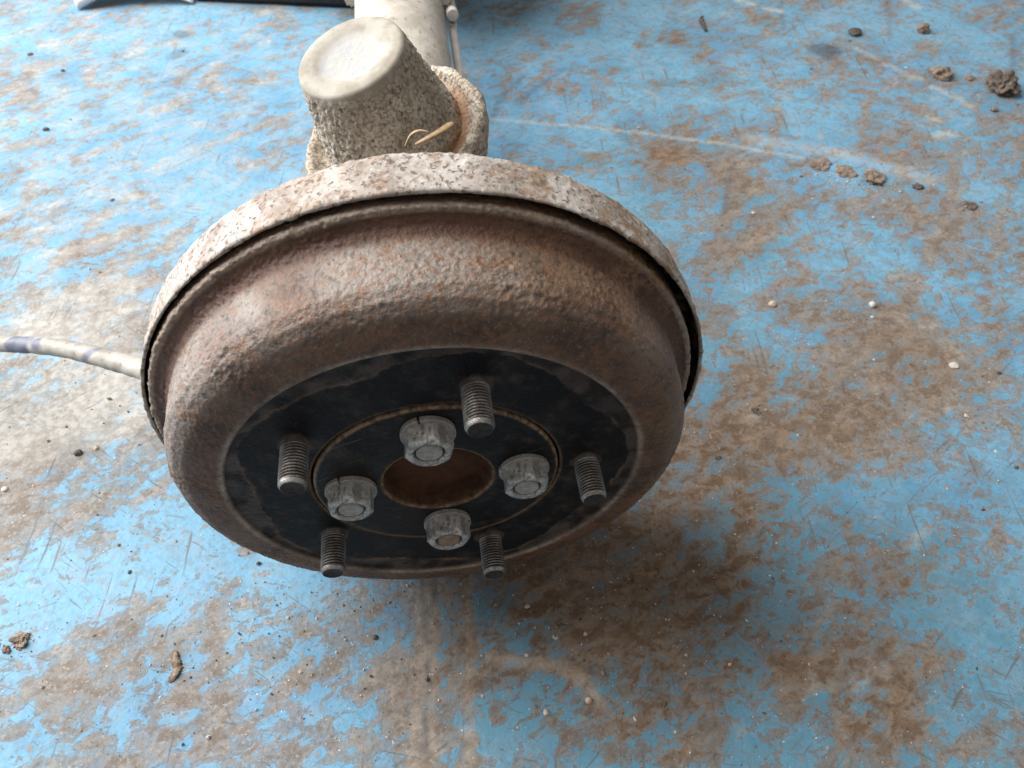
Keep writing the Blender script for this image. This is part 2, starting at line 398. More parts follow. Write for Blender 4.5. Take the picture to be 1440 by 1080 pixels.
    for pp, w, v in [([(690, 170), (705, 135), (738, 105)], 4, .5), ([(730, 140), (790, 98)], 4, .5), ([(1250, 0), (1252, 60)], 3, .3), ([(1098, 0), (1102, 40)], 3, .35), ([(1030, 230), (1018, 300)], 2.4, .4), ([(1425, 50), (1425, 110)], 3, .35)]:
        mark += v * line(pp, w, .7, .8)
    # soaked dark spots
    for px, py, r, v in [(1163, 72, 15, .85), (1180, 72, 9, .7), (262, 47, 12, .7), (245, 75, 14, .55), (1363, 288, 9, .55), (1225, 80, 22, .15), (1225, 252, 14, .25)]:
        mark += v * blob(px, py, r, r * .75, 0, .35)
    wear = .40 + .60 * sstep(-40, 240, x - .2 * y) + .25 * fbm(V / 60, 2, 61)
    attrs = dict(wear=np.clip(wear, 0, 1), cover=cover, dirt=np.clip(dirt, 0, 1), dust=np.clip(dust, 0, 1), mark=np.clip(mark, 0, 1), pale=np.clip(pale, 0, 1), grime=np.clip(grime, 0, 1))
    V[:, 2] = .5 * fbm(V / 30, 2, 51) - .5
    me = mesh('floor', V, F, mat_floor(), True, attrs)
    o = obj('floor', me); o['kind'] = 'structure'
    return o

def mat_floor():
    s = NT('worn_blue_floor_paint', .5, .3)
    cover, dirt, dust, mark, pale, grime, wear = (s.attr(k) for k in ('cover', 'dirt', 'dust', 'mark', 'pale', 'grime', 'wear'))
    an = s.map((1, 1.6, 1), (0, 0, .65))
    n1 = s.noise(27, 7, .66, .5, an); n2 = s.noise(72, 6, .64, .5, s.map((1, 1.5, 1), (0, 0, .3), (3, 1, 0))); n3 = s.noise(420, 3, .62); n4 = s.noise(170, 4, .6)
    nb = s.noise(9, 3, .6, .3); fine = s.noise(1100, 2, .6)
    v = s.add(s.add(s.mul(n1, .52), s.mul(n2, .48)), s.add(s.mul(wear, s.mul(s.sub(n4, .5), .32)), s.mul(s.sub(nb, .5), .30)))
    th = s.sub(.5, s.mul(s.sub(cover, .5), .27))
    v = s.sub(v, th)
    paint = s.step(v, -.012, .014)
    # scratches through the paint in several directions
    scr = None
    for rot, sc, seed in ((.6, 26, 1.0), (1.45, 20, 4.0), (-.3, 34, 7.0), (-.7, 40, 11.0)):
        q = s.noise(sc, 2, .5, .15, s.map((1, 16, 1), (0, 0, rot), (seed, seed * .7, 0)))
        g = s.noise(14, 2, .5, 0, s.map((1, 1, 1), (0, 0, 0), (seed * 3, 2, 0)))
        q = s.mul(s.step(q, .64, .69), s.step(g, .44, .60))
        scr = q if scr is None else s.math('MAXIMUM', scr, q)
    chips = s.step(n4, .62, .65)
    thin = s.step(v, -.12, .005)
    paint = s.mul(paint, s.sub(1.0, s.mul(chips, .9)))
    paint = s.mul(paint, s.sub(1.0, s.mul(scr, .75)))
    # bare concrete
    con = s.mix(s.step(n2, .36, .64), (.15, .124, .103), (.26, .228, .20))
    con = s.mix(s.step(nb, .40, .62), con, s.mix(s.step(n4, .4, .6), (.18, .158, .136), (.30, .28, .255)))
    con = s.mix(s.mul(s.step(n3, .56, .66), .7), con, (.12, .095, .078))
    con = s.mix(s.mul(s.step(n3, .42, .34), .6), con, (.38, .345, .31))
    brown = s.mix(s.step(n2, .38, .62), (.12, .075, .046), (.225, .16, .11))
    brown = s.mix(s.mul(s.step(n3, .55, .66), .6), brown, (.06, .038, .025))
    brown = s.mix(s.mul(s.step(n4, .58, .68), .5), brown, (.33, .24, .16))
    con = s.mix(s.step(s.add(s.mul(dirt, 1.1), s.mul(s.sub(n2, .5), 1.0)), .12, .85), con, brown)
    # paint
    pc = s.mix(s.step(nb, .38, .62), (.098, .255, .40), (.145, .33, .475))
    pc = s.mix(s.mul(s.step(n4, .48, .66), .55), pc, (.085, .19, .285))
    pc = s.mix(s.mul(s.step(s.noise(30, 6, .7), .46, .66), .5), pc, (.22, .31, .385))
    dirty = s.step(s.add(dirt, s.mul(s.sub(n2, .5), .9)), .30, .75)
    pc = s.mix(s.mul(dirty, .60), pc, (.055, .165, .22))
    film = s.noise(55, 5, .72, .6, s.map((1, 2, 1), (0, 0, -.5), (1, 8, 0)))
    pc = s.mix(s.mul(s.step(film, .44, .70, 0, .65), s.step(wear, 0, 1, .45, 1)), pc, (.145, .165, .165))
    con = s.mix(s.mul(s.mul(thin, s.step(n4, .62, .42, .35, 1)), .62), con, s.mix(.6, (.19, .215, .225), pc))
    c = s.mix(paint, con, pc)
    rimd = s.step(s.math('ABSOLUTE', s.add(v, .006)), .016, .002)
    c = s.mix(s.mul(rimd, s.step(n3, .35, .6, .08, .38)), c, (.085, .062, .048))
    # film of dust, stronger in the hollows
    dn = s.noise(26, 5, .7, .3, s.map((1, 1.6, 1), (0, 0, .5), (5, 5, 0)))
    dv = s.step(s.add(dn, s.mul(s.sub(dust, .3), .5)), .44, .80, 0, .85)
    c = s.mix(dv, c, s.mix(s.step(n4, .4, .6), (.31, .285, .25), (.41, .395, .37)))
    c = s.mix(s.mul(s.mul(grime, s.step(n1, .40, .60, .25, 1)), s.step(n2, .36, .66, .2, .6)), c, s.mix(s.step(n3, .4, .62), (.15, .088, .048), (.085, .048, .028)))
    c = s.mix(s.mul(scr, .45), c, (.06, .07, .07))
    c = s.mix(s.mul(mark, s.step(n4, .3, .6, .5, .95)), c, (.07, .072, .078))
    c = s.mix(s.mul(pale, s.step(n4, .32, .58, .35, .95)), c, (.58, .545, .49))
    sp = s.noise(640, 2, .5); sg = s.noise(24, 3)
    c = s.mix(s.mul(s.step(sp, .69, .72), s.step(sg, .44, .6)), c, (.045, .038, .034))
    sp2 = s.noise(560, 2, .5, 0, s.map((1, 1, 1), (0, 0, 0), (9, 3, 0)))
    c = s.mix(s.mul(s.step(sp2, .72, .75), s.step(sg, .56, .42)), c, (.66, .63, .59))
    s.col(c)
    s.set('Roughness', s.mix(paint, (.75, .75, .75), (.55, .55, .55)))
    h = s.add(s.mul(n3, .55), s.mul(fine, .3))
    b = s.bump(h, .5, .55); b = s.bump(n4, .35, 1.2, b); s.nor(b)
    return s.m

floor = build_floor()

# ------------------------------------------------------------------ the axle
axle = bpy.data.objects.new('rear_axle', None); scene.collection.objects.link(axle)
axle.empty_display_size = .05
tag(axle, 'rusty rear axle with brake drum and muddy spring seat, lying on blue floor', 'axle')
FACE = (math.radians(90), 0, 0)           # local Z -> towards the viewer (-Y)
AX = (0, 0, HC * MM)

STUD_A = [73.6, 1.2, -70.9, -143.2, 145.1]
NUT_A = [92.0, 4.0, -87.8, 178.9]

def build_drum():
    prof = [(126, -54), (129.0, -53), (129.6, -52), (129.8, -39.0), (129.0, -37.2), (125.2, -36.8), (122.2, -35.2), (120.4, -31.5), (119.8, -24), (119.6, -14), (118.6, -8.5), (115.6, -3.8), (111, -.9), (105, .8), (98, 1.9), (95.2, 2.0), (94.0, 1.2), (93.4, .2), (92, -.1), (58.2, -.2), (57.6, -.8), (57.4, -6)]
    Q = resample(prof, .5, 2)
    xs = np.array([math.radians(a) for a in STUD_A])
    def lobe(TH):
        d = np.min(np.abs((TH[:, None] - xs[None] + np.pi) % (2 * np.pi) - np.pi), axis=1)   # 0 at a stud, 36 deg between
        return np.cos(np.clip(d / math.radians(36), 0, 1) * np.pi)                          # +1 at stud, -1 between
    st = {}
    def disp(P, R, H, TH):
        cast = sstep(95.0, 97.5, R)
        big = fbm(P / 14, 3, 1); g = fbm(P / 1.5, 2, 5, .6); pit = np.clip(fbm(P / 4.2, 2, 9) - .28, 0, 1)
        scab = sstep(-.25, .35, fbm(P / 18, 3, 55))
        d = cast * (.12 * big + (.28 + .42 * scab) * g + .9 * pit * scab)
        # flaky corroded flange edge
        fl = np.exp(-((H + 37.6) / 2.6) ** 2) * sstep(123, 127, R)
        rad = np.c_[np.cos(TH) * 22, np.sin(TH) * 22, H * .2]
        d += fl * (.55 * fbm(rad, 3, 15) + .25 * fbm(P / 1.4, 2, 16))
        wob = fbm(P / 9, 3, 33); wob2 = fbm(P / 2.5, 2, 36)
        lim = 86.5 + 4.2 * lobe(TH) + 2.6 * wob + 1.0 * wob2
        st['edge'] = lim - R; st['in'] = 1 - cast
        slot = sstep(-.4, .5, R - lim) * (1 - sstep(90, 93, R))
        d += (1 - cast) * (.05 * g + .04 * big) + slot * (.35 + .25 * g)
        return d
    P, F, R, H, TH = lathe(Q, 1300, disp)
    inn = 1 - sstep(93.2, 94.6, R)
    black = inn * (.85 + .15 * sstep(-1.0, 1.0, st['edge']))
    nz = fbm(P / 7, 3, 71)
    black = black * np.where(st['edge'] < 0, 1 - .85 * sstep(-.35, .45, nz), 1 - .22 * sstep(.25, .6, nz))
    line = inn * np.exp(-(st['edge'] / .9) ** 2) * .6 * sstep(-.2, .35, fbm(P / 16, 2, 81))
    line = np.maximum(line, np.exp(-((R - 57.9) / .8) ** 2) * inn * .9)
    for a in xs:
        dd = np.hypot(P[:, 0] - 69.9 * np.cos(a), P[:, 1] - 69.9 * np.sin(a))
        line = np.maximum(line, np.where(R < 94, .5 * (1 - sstep(6.4, 8.2, dd + 2 * nz)), 0))
    rim = np.exp(-((R - 95.2) / 1.5) ** 2) * (H > 0) * (.35 + .65 * sstep(-.3, .3, fbm(P / 20, 2, 91)))
    rim = np.maximum(rim, .9 * np.exp(-((H + 37.8) / 1.8) ** 2) * sstep(126.2, 127.8, R))
    groove = np.exp(-((H + 34.0) / 3.6) ** 2) * (1 - sstep(126.0, 127.4, R)) * sstep(100, 110, R)
    ang = np.degrees(TH)
    mud = sstep(-.15, .4, fbm(P / 22, 3, 61)) * (np.exp(-((ang - 38) / 26) ** 2) + .8 * np.exp(-((ang - 352) / 22) ** 2)) * (R > 96)
    obj('brake_drum', mesh('brake_drum', P, F, M['drum'], True, dict(black=black, line=np.clip(line, 0, 1), rim=np.clip(rim, 0, 1), inn=inn, groove=groove, dusty=sstep(106, 116, R) * (1 - .8 * sstep(-34, -30, -H - 64)) * (.4 + .6 * np.exp(-((ang - 128) / 46) ** 2)) * np.clip(1 - groove * 1.2, 0, 1), mud=np.clip(mud, 0, 1))), axle, AX, FACE)  # dusty: dust on the band, paler at upper left as painted light sheen
build_drum()

def build_plate():
    # one closed sheet: disc, bent lip, inside of the lip
    prof = [(44, -72), (60, -70), (100, -67), (126, -65.5), (131.6, -64.5), (133.8, -62.5), (134.2, -59), (134.4, -40.6), (134.1, -39.8), (133.2, -39.7), (132.8, -40.4), (132.6, -58), (131, -61), (124, -63), (100, -64.5), (60, -66)]
    Q = resample(prof, .8, 1)
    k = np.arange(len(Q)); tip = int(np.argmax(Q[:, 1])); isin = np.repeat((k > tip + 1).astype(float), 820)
    def disp(P, R, H, TH):
        out = 1 - isin
        cake = sstep(-.1, .35, fbm(P / 9, 3, 2)); g = fbm(P / 2.2, 3, 7, .6)
        return out * (.35 * cake + .6 * g * (.4 + cake)) + .5 * fbm(np.c_[np.cos(TH) * 2, np.sin(TH) * 2, 0 * TH], 2, 12) * sstep(125, 132, R)
    P, F, R, H, TH = lathe(Q, 820, disp)
    ang = np.degrees(TH)
    brown = sstep(-.1, .35, fbm(P / 13, 3, 22)) * (.35 + .65 * np.exp(-((ang - 40) / 34) ** 2))
    obj('backing_plate', mesh('backing_plate', P, F, M['lip'], True, dict(inside=isin, brown=brown)), axle, (1.6 * MM, 0, HC * MM), FACE)
build_plate()

def build_flange():
    prof = [(56.6, -5.5), (56.7, -.2), (56.2, .5), (55.2, .8), (28, .8), (26.2, .7), (25.5, .1), (25.2, -1), (25.0, -8), (24.4, -8.8), (22, -9), (.3, -9.6)]
    Q = resample(prof, .6, 1)
    P, F, R, H, TH = lathe(Q, 400, lambda P, R, H, TH: .10 * fbm(P / 3, 3, 3) * (1 + 2.5 * (R < 25.4)) + .06 * fbm(P / 14, 2, 8))
    n = fbm(P / 4, 3, 44)
    rust = 1 - sstep(25.8, 27.2, R + n * 1.2)
    edge = np.maximum(np.exp(-((R - 56.2) / .7) ** 2), .8 * np.exp(-((R - 26.0) / .7) ** 2))
    obj('axle_flange', mesh('axle_flange', P, F, M['hub'], True, dict(rust=rust, edge=edge)), axle, AX, FACE)
build_flange()

def stud_mesh():
    rows, segs, pitch, L = [], 40, 1.5, 22.0
    hs = np.arange(-1.5, 19.9, .25)
    V = []; mi = []; F = []
    th = np.arange(segs) * 2 * np.pi / segs
    for h in hs:
        ph = ((h - pitch * th / (2 * np.pi)) / pitch) % 1
        tri = 1 - np.abs(2 * ph - 1); dep = np.clip(tri * 1.5 - .25, 0, 1)
        r = 6.05 - .95 * dep * sstep(1.5, 4.0, np.full(segs, h)) * (1 - sstep(19.2, 19.8, np.full(segs, h)))
        V.append(np.c_[r * np.cos(th), r * np.sin(th), np.full(segs, h)])
    for r, h in ((5.95, 20.0), (5.85, 20.3), (5.4, 21.1), (5.15, 21.5), (5.0, 21.6), (4.8, 21.6), (4.6, 21.45), (.05, 21.4)):
        V.append(np.c_[r * np.cos(th), r * np.sin(th), np.full(segs, h)])
    nr = len(V); V = np.concatenate(V)
    for k in range(nr - 1):
        for i in range(segs):
            j = (i + 1) % segs; F.append((k * segs + i, k * segs + j, (k + 1) * segs + j, (k + 1) * segs + i))
            mi.append(0 if k < nr - 8 else (1 if k < nr - 4 else 2))
    dep_all = np.clip((6.0 - np.hypot(V[:, 0], V[:, 1])) / .9, 0, 1) * (V[:, 2] < 19.6)
    V += .07 * np.c_[fbm(V / 1.5, 2, 1), fbm(V / 1.5, 2, 2), fbm(V / 1.5, 2, 3)]
    return mesh('stud', V, np.array(F), [M['thread'], M['bright'], M['stud_end']], True, dict(dep=dep_all), mi)
sm_ = stud_mesh()
for a in STUD_A:
    t = math.radians(a)
    o = obj('wheel_stud', sm_, axle, W((69.9 * math.cos(t), .2, 69.9 * math.sin(t))), FACE)
    o.rotation_euler.y = t

def nut_meshes():
    # hexagon with its corners turned down at the outer end, and the countersunk thread mouth
    segs = 96; th = np.arange(segs) * 2 * np.pi / segs
    hexr = 9.5 / np.cos((th + np.pi / 6) % (np.pi / 3) - np.pi / 6)
    V, rows = [], [(0, 11.2, 1), (.4, 11.2, 1), (1.0, 99, 1), (7.9, 99, 1), (8.7, 10.1, 1), (9.3, 9.4, 1), (9.55, 8.7, 1), (9.45, 7.2, 0), (8.7, 6.6, 0), (6.0, 6.4, 0)]
    for h, r, hx in rows:
        rr = np.minimum(hexr, r) if hx else np.full(segs, r)
        rr = rr * (1 - .004 * (r < 99))
        V.append(np.c_[rr * np.cos(th), rr * np.sin(th), np.full(segs, h)])
    V = np.concatenate(V)
    V += .12 * np.c_[fbm(V / 4, 3, 1), fbm(V / 4, 3, 2), fbm(V / 4, 3, 3)]
    F = np.array([(k * segs + i, k * segs + (i + 1) % segs, (k + 1) * segs + (i + 1) % segs, (k + 1) * segs + i) for k in range(len(rows) - 1) for i in range(segs)])
    nut = mesh('nut', V, F, M['nut'], True)
    nut.set_sharp_from_angle(angle=math.radians(24))
    # split spring washer
    gap = .055; ths = np.linspace(gap, 2 * np.pi - gap, 72); V = []
    for t in ths:
        lift = .55 * (t / np.pi - 1)
        for r, h in ((7, 0), (11.6, 0), (11.9, .35), (11.9, 2.3), (11.5, 2.6), (7, 2.6)):
            V.append((r * math.cos(t), r * math.sin(t), h + .3 + lift * .5))
    F = [(k * 6 + i, (k + 1) * 6 + i, (k + 1) * 6 + (i + 1) % 6, k * 6 + (i + 1) % 6) for k in range(len(ths) - 1) for i in range(6)]
    F += [(0, 1, 2, 3, 4, 5), tuple((len(ths) - 1) * 6 + i for i in (5, 4, 3, 2, 1, 0))]
    wash = mesh('washer', V, F, M['washer'], False)
    Q = resample([(5.75, 0), (5.75, 8.6), (5.3, 9.2), (4.6, 9.4), (4.3, 9.2), (.1, 9.15)], .35, 1)
    P, F, *_ = lathe(Q, 40, lambda P, R, H, TH: .06 * fbm(P / 1.5, 2, 5))
    return nut, wash, mesh('bolt_end', P, F, M['bolt'], True), mesh('bolt_end_rusty', P, F, M['nut_rust'], True)
nm, wm, bm1, bm2 = nut_meshes()
for q, a in enumerate(NUT_A):
    t = math.radians(a)
    n = obj('hub_nut', nm, axle, W((40.3 * math.cos(t), -3.0, 40.3 * math.sin(t))), (FACE[0], [.25, .1, .5, .0][q], 0))
    w = obj('lock_washer', wm, n, (0, 0, -2.75 * MM), (0, 0, [2.1, 2.9, .6, 1.9][q]))
    b = obj('bolt_end', bm2 if q == 2 else bm1, n, (0, 0, 0))
    if q == 2: b['label'] = 'rusty orange bolt end inside the nut'

# spring seat: tapered cup with a hollow end, standing in a muddy dish on the tube
cd = Vector((-.30, -.14, 1)).normalized(); cup_c = np.array([-6.3, 190, 54.5])
cup_rot = cd.to_track_quat('Z', 'Y').to_matrix()
def build_cup():
    prof = [(40.5, -4), (39.4, 0), (34.6, 25), (29.2, 53), (28.6, 57.0), (27.4, 58.1), (23.5, 58.5), (20.5, 58.0), (17.5, 57.0), (14, 56.1), (8, 55.6), (.3, 55.5)]
    Q = resample(prof, .7, 1)
    def disp(P, R, H, TH):
        side = (1 - sstep(50, 57.5, H)); e = P / np.array([1.7, 1.7, 3.0])
        chip = fbm(e, 3, 5, .6); big = fbm(P / 12, 3, 8)
        return side * (1.6 * np.clip(chip, -.5, .8) + .8 * big) + .3 * fbm(P / 11, 2, 11)
    P, F, R, H, TH = lathe(Q, 330, disp)
    n = fbm(P / 8, 3, 41)
    bare = np.maximum(sstep(50, 60, H + 9 * n) * .9, sstep(52, 57, H + 2 * n))
    bare = np.where((R < 27.5) & (H > 50), 1.0, bare)
    G = P @ np.array(cup_rot).T
    wet = .8 * (1 - sstep(1, 8, H + 5 * n)) * sstep(6, 20, G[:, 0])
    obj('spring_seat_cup', mesh('spring_seat_cup', P, F, M['mud'], True, dict(bare=bare, wet=wet, cap=(1 - sstep(15, 19, R + 2 * n)) * (H > 50))), axle, W(cup_c), cup_rot)
    prof = [(26, -36), (36, -32), (47, -22), (52, -9), (53.4, 0), (53.0, 4.4), (50.6, 6.8), (47.6, 6.2), (45, 2.6), (42.5, .8), (38, .4)]
    Q = resample(prof, .9, 2)
    def disp2(P, R, H, TH):
        return 1.2 * np.clip(fbm(P / 2.2, 3, 15, .6), -.5, .8) + 1.6 * fbm(P / 14, 3, 18)
    P, F, R, H, TH = lathe(Q, 380, disp2)
    wet = .8 * (1 - sstep(43, 47, R + 3 * fbm(P / 6, 2, 51))) * (H > -5) * sstep(8, 24, (P @ np.array(cup_rot).T)[:, 0])
    obj('spring_seat_dish', mesh('spring_seat_dish', P, F, M['mud'], True, dict(bare=0 * R, wet=wet, cap=0 * R)), axle, W(cup_c), cup_rot)
    # bracket between dish and tube
    V, F = sweep([(0, 190, 40), (0, 192, 26), (2, 194, 5)], [40, 42, 40], 40, 8, 1.5, 9)
    obj('seat_bracket', mesh('seat_bracket', V, F, M['tube'], True), axle, (0, 0, HC * MM))
build_cup()

def build_tube():
    Q = resample([(36, -960), (36, -250), (37, -240), (46, -120), (48, -100), (48, -70)], 2.2, 2)
    P, F, R, H, TH = lathe(Q, 120, lambda P, R, H, TH: .35 * fbm(P / 9, 3, 3) + .5 * fbm(P / 40, 2, 6))
    obj('axle_tube', mesh('axle_tube', P, F, M['tube'], True), axle, AX, FACE)
    # differential housing farther along the tube, added out of view to cast shade
    Q = resample([(40, -130), (60, -112), (98, -78), (122, -42), (132.5, -8), (133, 8), (122, 42), (98, 78), (60, 112), (40, 130)], 4, 2)
    P, F, R, H, TH = lathe(Q, 90, lambda P, R, H, TH: .8 * fbm(P / 20, 3, 3))
    obj('unseen_differential_housing', mesh('unseen_differential_housing', P, F, M['tube'], True), axle, W((0, 765, 0)), FACE)
    V, F = sweep([(43, 700, 4), (43, 560, 4), (42.5, 440, 3), (42, 427, -7), (42, 407, -16), (42, 373, -16), (44, 330, -18), (46, 260, -20), (48, 120, -10), (44, 75, 0)], 3.4, 14, 8, .3, 4)
    p = obj('brake_pipe', mesh('brake_pipe', V, F, M['pipe'], True), axle, (0, 0, HC * MM))
    Q = resample([(.3, -10), (4.4, -9.8), (4.9, -9), (4.9, 11), (4.4, 11.8), (.3, 12)], .8, 0)
    P, F, *_ = lathe(Q, 30, lambda P, R, H, TH: .2 * fbm(P / 3, 2, 3))
    obj('pipe_fitting', mesh('pipe_fitting', P, F, M['pipe'], True), p, (42.3 * MM, 436 * MM, 2 * MM), (math.radians(75), 0, 0))
    bm = bmesh.new(); bmesh.ops.create_cube(bm, size=1, matrix=Matrix.Diagonal((16 * MM, 26 * MM, 14 * MM, 1)))
    bmesh.ops.bevel(bm, geom=bm.edges[:], offset=2.5 * MM, segments=2, affect='EDGES')
    me = bpy.data.meshes.new('pipe_clip'); bm.to_mesh(me); bm.free(); me.materials.append(M['tube'])
    obj('pipe_clip', me, axle, W((36, 452, 12)), (0, .3, 0))
    obj('pipe_clip', me, axle, W((-36, 470, 8)), (0, -.3, 0))
    # handbrake cable leaving the plate to the left
    pts = [(-104, 66, 10), (-129, 71, 7), (-148, 84, 2.7), (-170.5, 100, -5.4), (-196.7, 118, -14.8), (-225, 135, -26.4), (-256, 152, -40), (-298, 175, -60), (-380, 230, -105), (-470, 290, -129)]
    V, F = sweep(pts, [5.6, 5.7, 5.5, 5.2, 5.0, 4.9, 4.8, 4.8, 4.8], 20, 14, .5, 6)
    c = obj('brake_cable', mesh('brake_cable', V, F, M['cable'], True), axle, (0, 0, HC * MM))
build_tube()

# ------------------------------------------------------------------ background pieces at the far edge
def build_background():
    # curved white panel lying on its edge; only its near tip shows
    a, c = floor_pt(110, 14), floor_pt(272, 6)
    V, F = [], []; n = 40
    for k in range(n + 1):
        t = k / n; base = (1 - t) * a + t * c
        lift = 16 * math.sin(math.pi * t) ** .9; th = 7 * (1 - t) + 3.5
        for back, z in ((0, lift), (-1.5, lift + th * .5), (1, lift + th), (25, lift + th + 10), (70, lift + th + 16), (72, lift + 12), (24, lift + 5)):
            V.append((base[0] + back * .12, base[1] + back + 6 * math.sin(math.pi * t), -HC + z + .2))
    for k in range(n):
        for i in range(7):
            j = (i + 1) % 7; F.append((k * 7 + i, (k + 1) * 7 + i, (k + 1) * 7 + j, k * 7 + j))
    F += [(0, 1, 2, 3, 4, 5, 6), tuple(n * 7 + i for i in (6, 5, 4, 3, 2, 1, 0))]
    o = obj('curved_panel', mesh('curved_panel', V, F, M['white_plastic'], True), None, (0, 0, HC * MM))
    tag(o, 'white curved plastic panel lying on the floor beside the black beam', 'panel')
    # black beam behind it
    p, q = floor_pt(276, 3), floor_pt(520, 14)
    V = []; sec = [(0, 6), (0, 60), (4, 66), (70, 66), (74, 60), (74, 3), (70, 0), (4, 0)]
    d = (q - p) / np.linalg.norm(q - p); nrm = np.array([-d[1], d[0], 0]); L = np.linalg.norm(q - p)
    for t in np.linspace(0, L, 12):
        for u, z in sec: V.append(p + d * t + nrm * u + np.array([0, 0, z]))
    F = [(k * 8 + i, (k + 1) * 8 + i, (k + 1) * 8 + (i + 1) % 8, k * 8 + (i + 1) % 8) for k in range(11) for i in range(8)]
    F += [tuple(range(8)), tuple(range(95, 87, -1))]
    o = obj('black_beam', mesh('black_beam', V, F, M['black_plastic'], False), None, (0, 0, HC * MM))
    tag(o, 'black beam lying across the floor behind the axle tube', 'beam')
build_background()

# ------------------------------------------------------------------ straw caught in the dish
def blade(name, pts, w, label, tilt):
    P = np.array(pts, float); out = []
    E = np.r_[[2 * P[0] - P[1]], P, [2 * P[-1] - P[-2]]]
    for i in range(1, len(E) - 2):
        for t in np.linspace(0, 1, 8, endpoint=False):
            a, b, c, d = E[i - 1:i + 3]; out.append(.5 * (2 * b + (c - a) * t + (2 * a - 5 * b + 4 * c - d) * t * t + (3 * b - a - 3 * c + d) * t ** 3))
    C = np.array(out); T = np.gradient(C, axis=0); T /= np.linalg.norm(T, axis=1)[:, None]
    V, F = [], []; up = np.array(tilt, float)
    for k, (c, t) in enumerate(zip(C, T)):
        s = np.cross(t, up); s /= np.linalg.norm(s); n = np.cross(s, t); u = k / (len(C) - 1)
        ww = w * (.25 + .75 * u ** .6) * (1 if u < .9 else 1 - 4 * (u - .9))
        for a, b in ((-1, 0), (0, .16), (1, 0), (0, -.16)): V.append(c + s * a * ww / 2 + n * b)
    for k in range(len(C) - 1):
        for i in range(4): F.append((k * 4 + i, k * 4 + (i + 1) % 4, (k + 1) * 4 + (i + 1) % 4, (k + 1) * 4 + i))
    F += [(3, 2, 1, 0), tuple((len(C) - 1) * 4 + i for i in range(4))]
    tag(obj(name, mesh(name, V, F, M['straw'], True), None, (0, 0, HC * MM)), label, 'straw', 'straw on the spring seat')
def ray_pt(px, py, Y):
    d = W2C.T @ np.array([(px - 720) / FPX, (py - 540) / FPX, 1.0]); return CAM + (Y - CAM[1]) / d[1] * d
blade('dry_straw', [ray_pt(584, 203, 140), ray_pt(604, 193, 143), ray_pt(622, 183, 148), ray_pt(640, 171, 156)], 4.6, 'flat straight straw blade lying in the muddy spring seat dish', (0, -.4, 1))
blade('curled_straw', [ray_pt(569, 206, 139), ray_pt(577, 190, 137), ray_pt(590, 184, 137), ray_pt(606, 187, 140)], 2.0, 'thin curled straw arching beside the flat straw blade', (0, -.4, 1))

# ------------------------------------------------------------------ loose dirt on the floor
def lump(name, px, py, size, label, cat, mat, seed, flat=.6, stretch=1.0, rot=0.0, rough=.35, sub=3, group=None, crumbs=0):
    """size in photo pixels across at that spot on the floor"""
    c = floor_pt(px, py); mm = size / FPX * float((W2C @ c + TC)[2])
    bm = bmesh.new(); bmesh.ops.create_icosphere(bm, subdivisions=sub, radius=1)
    V = np.array([v.co[:] for v in bm.verts]); F = np.array([[v.index for v in f.verts] for f in bm.faces]); bm.free()
    V *= (1 + rough * fbm(V * 1.3 + seed * 3.7, 3, seed, .6) * 1.6 + rough * .5 * fbm(V * 4 + seed, 2, seed + 3))[:, None]
    V *= np.array([stretch, 1, flat]) * mm / 2 / (1 + .45 * rough)
    cs, sn = math.cos(rot), math.sin(rot); V = V @ np.array([[cs, sn, 0], [-sn, cs, 0], [0, 0, 1]])
    V[:, 2] -= V[:, 2].min() + .28 * np.ptp(V[:, 2])
    o = obj(name, mesh(name, V, F, mat, True), None, (c[0] * MM, c[1] * MM, -.0008))
    tag(o, label, cat, group); return o
CL, ST = 'mud clods dropped on the floor', 'pebbles on the floor'
lump('mud_clod', 1408, 126, 46, 'largest dark clod of earth, crumbly and brown', 'clod', M['clod_dark'], 1, .75, 1.05, .2, .55, 5, CL)
lump('mud_clod', 1322, 106, 30, 'grey brown clod beside the dashed white marks and the dark clod', 'clod', M['clod'], 2, .6, 1.1, -.3, .5, 4, CL)
lump('mud_clod', 1297, 44, 20, 'small round tan clod standing alone beyond the dashed white marks', 'clod', M['clod'], 3, .85, 1, 0, .3, 4, CL)
lump('dark_pebble', 1202, 47, 18, 'dark oval pebble beyond the square dark stain', 'pebble', M['dark_stone'], 4, .55, 1.1, .2, .25, 3, ST)
lump('mud_clod', 1397, 155, 11, 'tiny pale crumb just in front of the dark clod', 'clod', M['clod'], 5, .7, 1, 0, .4, 3, CL)
lump('mud_clod', 1362, 110, 14, 'small flat crumb between the grey clod and the dark clod', 'clod', M['clod'], 6, .4, 1.3, 0, .4, 3, CL)
lump('mud_ridge', 1152, 234, 30, 'long crumbly mud ridge lying along the pale strip', 'mud', M['clod'], 7, .25, 1.15, -.25, .6, 5, CL)
lump('mud_ridge', 1190, 241, 30, 'thin middle piece of the broken mud ridge on the pale strip', 'mud', M['clod'], 8, .15, 1.2, -.25, .6, 4, CL)
lump('mud_clod', 1227, 251, 30, 'lumpy clod ending the mud ridge along the pale strip', 'clod', M['clod'], 9, .45, 1.1, -.3, .55, 5, CL)
lump('mud_clod', 1290, 262, 14, 'small dark crumb past the end of the mud ridge', 'clod', M['clod_dark'], 10, .5, 1.3, -.3, .5, 3, CL)
lump('mud_clod', 1364, 289, 20, 'flat brown clod beside the dark wheel track', 'clod', M['clod_dark'], 11, .25, 1.2, -.3, .3, 4, CL)
lump('white_pebble', 1227, 429, 12, 'white angular pebble beside the wheel track, casting a small shadow', 'pebble', M['white_stone'], 12, .85, 1, .5, .25, 2, ST)
lump('white_pebble', 1227, 446, 6, 'tiny pale pebble in front of the white angular pebble', 'pebble', M['white_stone'], 13, .8, 1, .5, .25, 2, ST)
